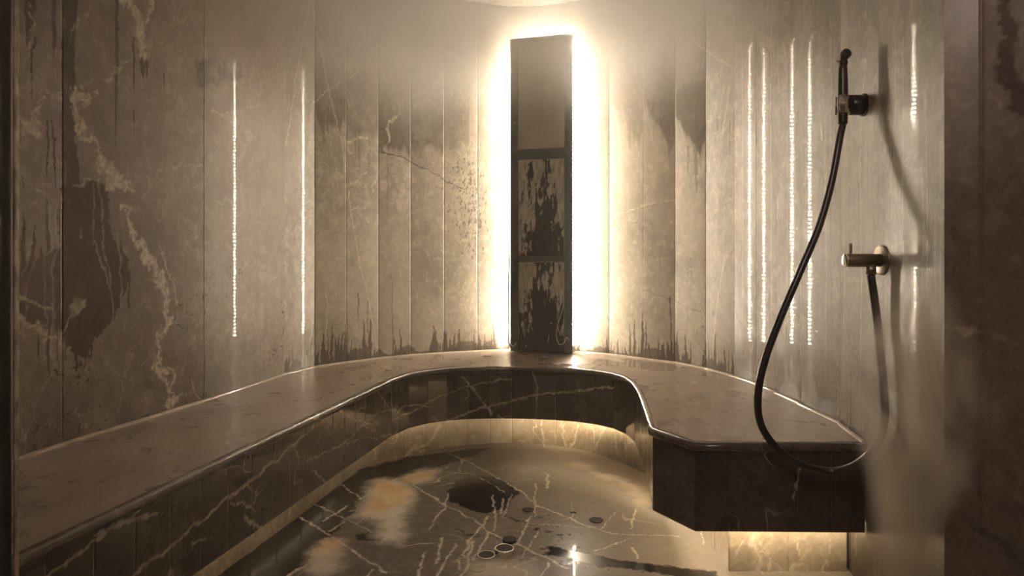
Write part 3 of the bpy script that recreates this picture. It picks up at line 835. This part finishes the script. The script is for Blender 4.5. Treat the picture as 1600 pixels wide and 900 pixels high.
def paint_base(F, P, S):
    T = lambda pts: [P(x, y) for x, y in pts]
    for a, w in (([(632, 714), (645, 702), (668, 697), (678, 684), (688, 662)], .012), ([(845, 655), (850, 690)], .006), ([(878, 660), (882, 695)], .006), ([(902, 665), (893, 700)], .007), ([(925, 668), (930, 705)], .005), ([(960, 678), (966, 712)], .006),
                 ([(942, 672), (930, 700)], .004), ([(975, 690), (980, 715)], .005), ([(1175, 835), (1186, 880), (1190, 905)], .006), ([(1190, 845), (1200, 870), (1206, 905)], .005), ([(1245, 850), (1260, 880), (1265, 905)], .005),
                 ([(1225, 905), (1240, 885), (1260, 880)], .006), ([(1165, 845), (1152, 870)], .003), ([(585, 700), (585, 720)], .006), ([(452, 815), (452, 795)], .005), ([(1294, 843), (1296, 900)], .003)):
        F.stroke('vein', T(a), w, .8, .02, .5)
    F.ch['vein'][:] *= (0.5 + 0.7 * F.br)
    F.ch['pale'][:] = .6 * sstep(.4, .7, fbm(F.SS * 4, F.HH * 4, 3))
base = sheet('recessed_base', BR, 0.0, 0.21, 0.006, MAT_BASE, paint_base, groove=0.002, parent=bench, seed=7)
base['label'] = 'set-back lower wall of the bench, lit amber'
bead = sweep('sealing_bead', offset([p for p in seat_wall], -0.002), [(0.0, .449), (-0.008, .450), (-0.006, .455), (0.0, .458)], MAT_SEAL, seat)
# lamp strips under the seat, tucked behind the front panel, each in a dark channel
def under_lamp(path, mat):
    ch_ = sweep('lamp_channel', path, [(-0.004, 0.178), (0.014, 0.178), (0.014, 0.182), (0.0, 0.182), (0.0, 0.2045), (-0.004, 0.2045)], MAT_FRAME, bench)
    sweep('under_seat_lamp', path, [(0.0, 0.190), (0.010, 0.190), (0.010, 0.202), (0.0, 0.202)], mat, ch_)
under_lamp(offset([p for p in FR if (p[1] > 2.05 and p[0] > -0.02)], 0.026), MAT_LED_U)
under_lamp([(0.575, 1.95), (1.045, 1.943)], MAT_LED_U)
under_lamp(offset([p for p in FR if p[0] < -0.05], 0.026), MAT_LED_U2)

# ------------------------------------------------------------------ lit column on the back wall
ca, cb = (-0.010, 3.78), (0.348, 3.68)
mid = ((ca[0] + cb[0]) / 2, (ca[1] + cb[1]) / 2)
ang = math.atan2(cb[1] - ca[1], cb[0] - ca[0])
hw = math.dist(ca, cb) / 2
tower = empty('light_column', (mid[0], mid[1], 0), ang)
tag(tower, 'tall dark metal framed column on back wall with glowing strips along its edges', 'light column')
def colbox(name, x0, x1, y0, y1, z0, z1, mat, bev=0.0, parent=tower):
    bm = bmesh.new(); box_bm(bm, x0, x1, y0, y1, z0, z1, bev)
    return from_bm(name, bm, mat, parent)
Z0, Z1 = 0.4585, 2.30
colbox('casing', -hw + .003, hw - .003, 0.012, 0.085, Z0, Z1, MAT_FRAME)
bm = bmesh.new()
sw = 0.047
box_bm(bm, -hw, -hw + sw, 0.0, 0.013, Z0, Z1, .002)
box_bm(bm, hw - sw, hw, 0.0, 0.013, Z0, Z1, .002)
box_bm(bm, -hw + sw, hw - sw, 0.0, 0.013, 1.585, 1.645, .002)
box_bm(bm, -hw + sw, hw - sw, 0.0, 0.013, 0.985, 1.02, .002)
box_bm(bm, -hw + sw, hw - sw, 0.0, 0.013, Z1 - .03, Z1, .002)
from_bm('frame', bm, MAT_FRAME, tower)
colbox('upper_panel', -hw + sw, hw - sw, 0.006, 0.0119, 1.645, Z1 - .03, MAT_PANEL)['label'] = 'plain olive grey upper panel'
def split_panel(name, z0, z1, mat):
    bm = bmesh.new()
    box_bm(bm, -hw + sw, 0.008, 0.006, 0.0119, z0, z1); box_bm(bm, 0.0105, hw - sw, 0.006, 0.0119, z0, z1)
    return from_bm(name, bm, mat, tower)
for z0, z1, mt, lb in ((1.02, 1.585, MAT_GLASS1, 'middle glass panel blotched with condensation'), (0.46, 0.985, MAT_GLASS2, 'lower glass panel, dark and wet at its foot')):
    gp = split_panel('glass_panel', z0, z1, mt); gp['label'] = lb
    bm = bmesh.new(); zb = max(z0, .52)
    for u0, u1 in ((-hw + sw, -hw + sw + .004), (hw - sw - .004, hw - sw)):
        box_bm(bm, u0, u1, 0.002, 0.006, zb, z1)
    box_bm(bm, -hw + sw + .004, hw - sw - .004, 0.002, 0.006, z1 - .004, z1)
    from_bm('glazing_bead', bm, MAT_NICKEL, gp)
# LED strips on both flanks and on the top
colbox('lamp_strip', -hw - .006, -hw - .0005, 0.030, 0.042, 0.50, 2.28, MAT_LED_V)
colbox('lamp_strip', hw + .0005, hw + .006, 0.030, 0.042, 0.50, 2.28, MAT_LED_V)
colbox('lamp_strip', -hw + .01, hw - .01, 0.030, 0.042, Z1 + .0005, Z1 + .006, MAT_LED_H)
tube('black_cable', [(-hw - .006, .004, 1.03), (-hw - .010, .002, .9), (-hw - .012, .002, .7), (-hw - .010, .002, .52), (-hw + .01, -.004, .475)], .004, MAT_BLACK, tower)
tube('pale_cable', [(-hw + .012, -.006, .56), (-hw + .004, -.012, .53), (-hw + .008, -.014, .50), (-hw + .022, -.012, .49), (-hw + .04, -.006, .51)], .0028, MAT_CABLE, tower)
tube('pale_cable', [(hw - .05, -.003, .80), (hw - .055, -.006, .72), (hw - .085, -.010, .62), (hw - .092, -.012, .56), (hw - .075, -.014, .51), (hw - .045, -.012, .52), (hw - .035, -.008, .55), (hw - .02, -.004, .535)], .0022, MAT_CABLE, tower)
for (u, z) in ((-hw + .03, 1.63), (hw - .10, 1.655), (-hw + .028, 1.80), (-hw + .05, .55)):
    tube('screw', [(u, 0.001, z), (u, -.005, z)], .0042, MAT_CHROME, tower, kind='line')

# ------------------------------------------------------------------ hand shower, bracket, hose, valve on the right wall
WX = lambda y: np.interp(y, [1.485, 1.778, 2.127], [1.003, 1.0405, 1.0928])   # wall plane at depth y
br_y = 1.93
wx = float(WX(br_y))
bracket = empty('shower_bracket', (wx, br_y, 1.465))
tag(bracket, 'dark cylindrical wall bracket that holds the hand shower', 'bracket')
tube('rosette', [(-.001, 0, 0), (-.006, 0, 0)], .034, MAT_BRONZE, bracket, 28, kind='line')
arm_ = tube('arm', [(-.006, 0, 0), (-.025, 0, 0), (-.046, 0, 0), (-.0475, 0, 0)], [.030, .030, .030, .027], MAT_BRONZE, bracket, 28, kind='line')
bm = bmesh.new()   # open clip ring round the handle
cx = -.066
for k in range(20):
    a0 = math.radians(35 + 290 * k / 20); a1 = math.radians(35 + 290 * (k + 1) / 20)
    v = []
    for a in (a0, a1):
        for r_ in (.0165, .0205):
            for z in (-.027, .027):
                v.append(bm.verts.new((cx + r_ * math.cos(a + math.pi), r_ * math.sin(a + math.pi), z)))
    A, B, C_, D, E, F_, G, H_ = v
    for f in ((A, C_, G, E), (B, F_, H_, D), (A, E, F_, B), (C_, D, H_, G)): bm.faces.new(f)
    if k == 0: bm.faces.new((A, B, D, C_))
    if k == 19: bm.faces.new((E, G, H_, F_))
clip = from_bm('clip_ring', bm, MAT_CHROME, arm_, True)

hx = wx - .066
hand = empty('hand_shower', (hx, br_y, 1.43))
tag(hand, 'slim dark stick hand shower with small round head standing in wall bracket', 'hand shower')
tube('handle', [(0, 0, -.022), (0, 0, .03), (0, 0, .07), (0, 0, .11), (.0, 0, .145), (.001, 0, .152)], [.0135, .0150, .0150, .0142, .0128, .010], MAT_BRONZE, hand, 20)
tube('joint', [(.001, 0, .150), (.002, 0, .162), (.002, -.001, .170)], [.0105, .0125, .0105], MAT_BRONZE, hand, 20)
tube('head', [(.003, .020, .178), (.003, .014, .179), (.002, -.012, .184), (.002, -.020, .1855), (.002, -.022, .186)], [.008, .0142, .0150, .0145, .012], MAT_BRONZE, hand, 24, kind='line')
tube('nozzle', [(-.012, -.01, .178), (-.017, -.012, .170), (-.021, -.013, .162)], [.006, .0065, .005], MAT_CHROME, hand, 14)

v_y = 1.80
vx = float(WX(v_y))
valve = empty('shower_valve', (vx, v_y, 0.997))
tag(valve, 'brushed metal shower valve with round wall plate and pin handle below the hand shower', 'shower valve')
tube('wall_plate', [(-.001, 0, 0), (-.007, 0, 0), (-.009, 0, 0)], [.042, .042, .038], MAT_NICKEL, valve, 36, kind='line')
vb = tube('body', [(-.008, 0, 0), (-.100, 0, 0), (-.103, 0, 0)], [.0185, .0185, .0170], MAT_NICKEL, valve, 28, kind='line')
cap_ = tube('end_cap', [(-.1032, 0, 0), (-.108, 0, 0), (-.1085, 0, 0)], [.0188, .0188, .0165], MAT_CHROME, vb, 28, kind='line')
tube('pin_handle', [(-.092, 0, .014), (-.092, 0, .046), (-.092, 0, .0475)], [.0042, .0042, .003], MAT_NICKEL, valve, 12, kind='line')
tube('outlet', [(-.035, 0, -.012), (-.035, 0, -.040), (-.035, 0, -.0405)], [.0135, .0135, .011], MAT_NICKEL, valve, 20, kind='line')

def W3(x, y, Y):
    return ((x - 800) / 1000 * Y, Y, 1 - (y - 405) / 1000 * Y)
hose_pts = [(hx, br_y, 1.407), W3(1312, 215, 1.925), W3(1300, 280, 1.915), W3(1281, 350, 1.90), W3(1252, 420, 1.885), W3(1218, 500, 1.875), W3(1193, 570, 1.865), W3(1184, 625, 1.86), W3(1191, 668, 1.86),
            W3(1220, 706, 1.855), W3(1258, 728, 1.85), W3(1297, 736, 1.845), W3(1335, 727, 1.81), W3(1366, 700, 1.775), W3(1381, 660, 1.745), W3(1381, 610, 1.745), W3(1375, 550, 1.765), W3(1369, 490, 1.785), (vx - .035, v_y, 0.9555)]
hose = tube('shower_hose', hose_pts, .0108, MAT_BLACK, None, 14, n=8)
tag(hose, 'thick black rubber hose hanging in a long loop from hand shower to valve', 'hose')

# ------------------------------------------------------------------ small round pieces on the floor
def disc(name, x, y, r, h, label, mats, ring=False):
    X, Y = on_floor(x, y)
    e = empty(name, (X, Y, 0.0))
    tag(e, label, 'floor disc')
    tp = tube('top', [(0, 0, .0005), (0, 0, h)], [r * .86, r * .86], mats[0], e, 40, kind='line')
    for p in tp.data.polygons: p.use_smooth = False
    bm = bmesh.new(); n = 40; R = []
    for k in range(n):
        a = 2 * math.pi * k / n; c, s = math.cos(a), math.sin(a)
        R.append([bm.verts.new((c * q, s * q, z)) for q, z in ((r * .87, .0005), (r, .0005), (r, h * .9), (r * .96, h), (r * .87, h))])
    for k in range(n):
        A, B = R[k], R[(k + 1) % n]
        for j in range(5): bm.faces.new((A[j], A[(j + 1) % 5], B[(j + 1) % 5], B[j]))
    from_bm('rim', bm, mats[1], e, False)
    return e
disc('floor_disc', 825, 797, .024, .003, 'small dark round disc on wet floor beside the large dark puddle', (MAT_DISC, MAT_DISC))
disc('floor_disc', 932, 813, .026, .003, 'small dark round disc on the dry pale floor at right, apart from the others', (MAT_DISC, MAT_DISC))
disc('floor_disc', 796, 846, .025, .010, 'dark round disc behind the raised chrome-sided disc on the floor', (MAT_DISC, MAT_DISC))
disc('floor_disc', 788, 866, .033, .022, 'raised dark-topped disc with bright chrome side, nearest the middle of the floor', (MAT_DISC, MAT_CHROME))
disc('floor_disc', 760, 868, .031, .004, 'flat round disc with a bright white rim left of the chrome-sided one', (MAT_DISC, MAT_CHROME))
disc('floor_disc', 746, 888, .028, .002, 'faint pale flat disc nearest the viewer on the chalky floor patch', (MAT_SEAL, MAT_NICKEL))

# ------------------------------------------------------------------ door frame, left foreground
fr = empty('door_frame', (-0.62, 0.80, 0)); fr['kind'] = 'structure'
bm = bmesh.new(); box_bm(bm, -.16, -0.004, -.10, 0.0, 0.0, 2.45, .003)
from_bm('jamb', bm, MAT_DOOR, fr)
bm = bmesh.new(); box_bm(bm, -.0016, 0.0014, -.0035, 0.0035, 0.0, 2.45, .0006)
from_bm('metal_edge', bm, MAT_EDGE, fr)

# ------------------------------------------------------------------ rising steam, right foreground
def steam():
    bm = bmesh.new()
    bmesh.ops.create_icosphere(bm, subdivisions=4, radius=1.0)
    for v in bm.verts:
        z = v.co.z
        w = 0.9 + 0.25 * math.sin(3.1 * z + 1) + .08 * math.sin(9 * z)
        v.co.x = v.co.x * .17 * w + .012 * math.sin(4 * z)
        v.co.y = v.co.y * .13 * w
        v.co.z = z * .56
    N = NT('rising_steam')
    tc = N.pos()
    n = N.noise(N.pos((1, 1, .55)), 7, 4, .6, .6)
    s = N.n('ShaderNodeSeparateXYZ'); N.l(tc, s.inputs[0])
    wob = N.math('MULTIPLY', N.math('SUBTRACT', N.noise(N.pos((1, 1, .6), (4, 1, 2)), 5, 3, .5, .3), .5), 1.1)
    rr = N.math('SQRT', N.math('ADD', N.math('POWER', N.math('DIVIDE', s.outputs[0], .125), 2), N.math('ADD', N.math('POWER', N.math('DIVIDE', s.outputs[1], .10), 2), N.math('POWER', N.math('DIVIDE', s.outputs[2], .50), 2))))
    d = N.math('MULTIPLY', N.rng(N.math('MAXIMUM', N.math('ADD', rr, wob), N.math('SUBTRACT', rr, .12)), .10, .98, 1, 0), N.rng(n, .40, .60))
    v = N.n('ShaderNodeVolumePrincipled'); v.inputs['Color'].default_value = (1, .93, .84, 1); v.inputs['Anisotropy'].default_value = .6
    N.l(N.math('MULTIPLY', d, 60.0), v.inputs['Density'])
    N.l(v.outputs[0], N.out.inputs['Volume'])
    o = from_bm('steam', bm, N.m)
    o.location = (0.86, 1.36, 0.60)
    tag(o, 'pale plume of steam rising in front of the right bench end and wall', 'steam', kind='stuff')
steam()
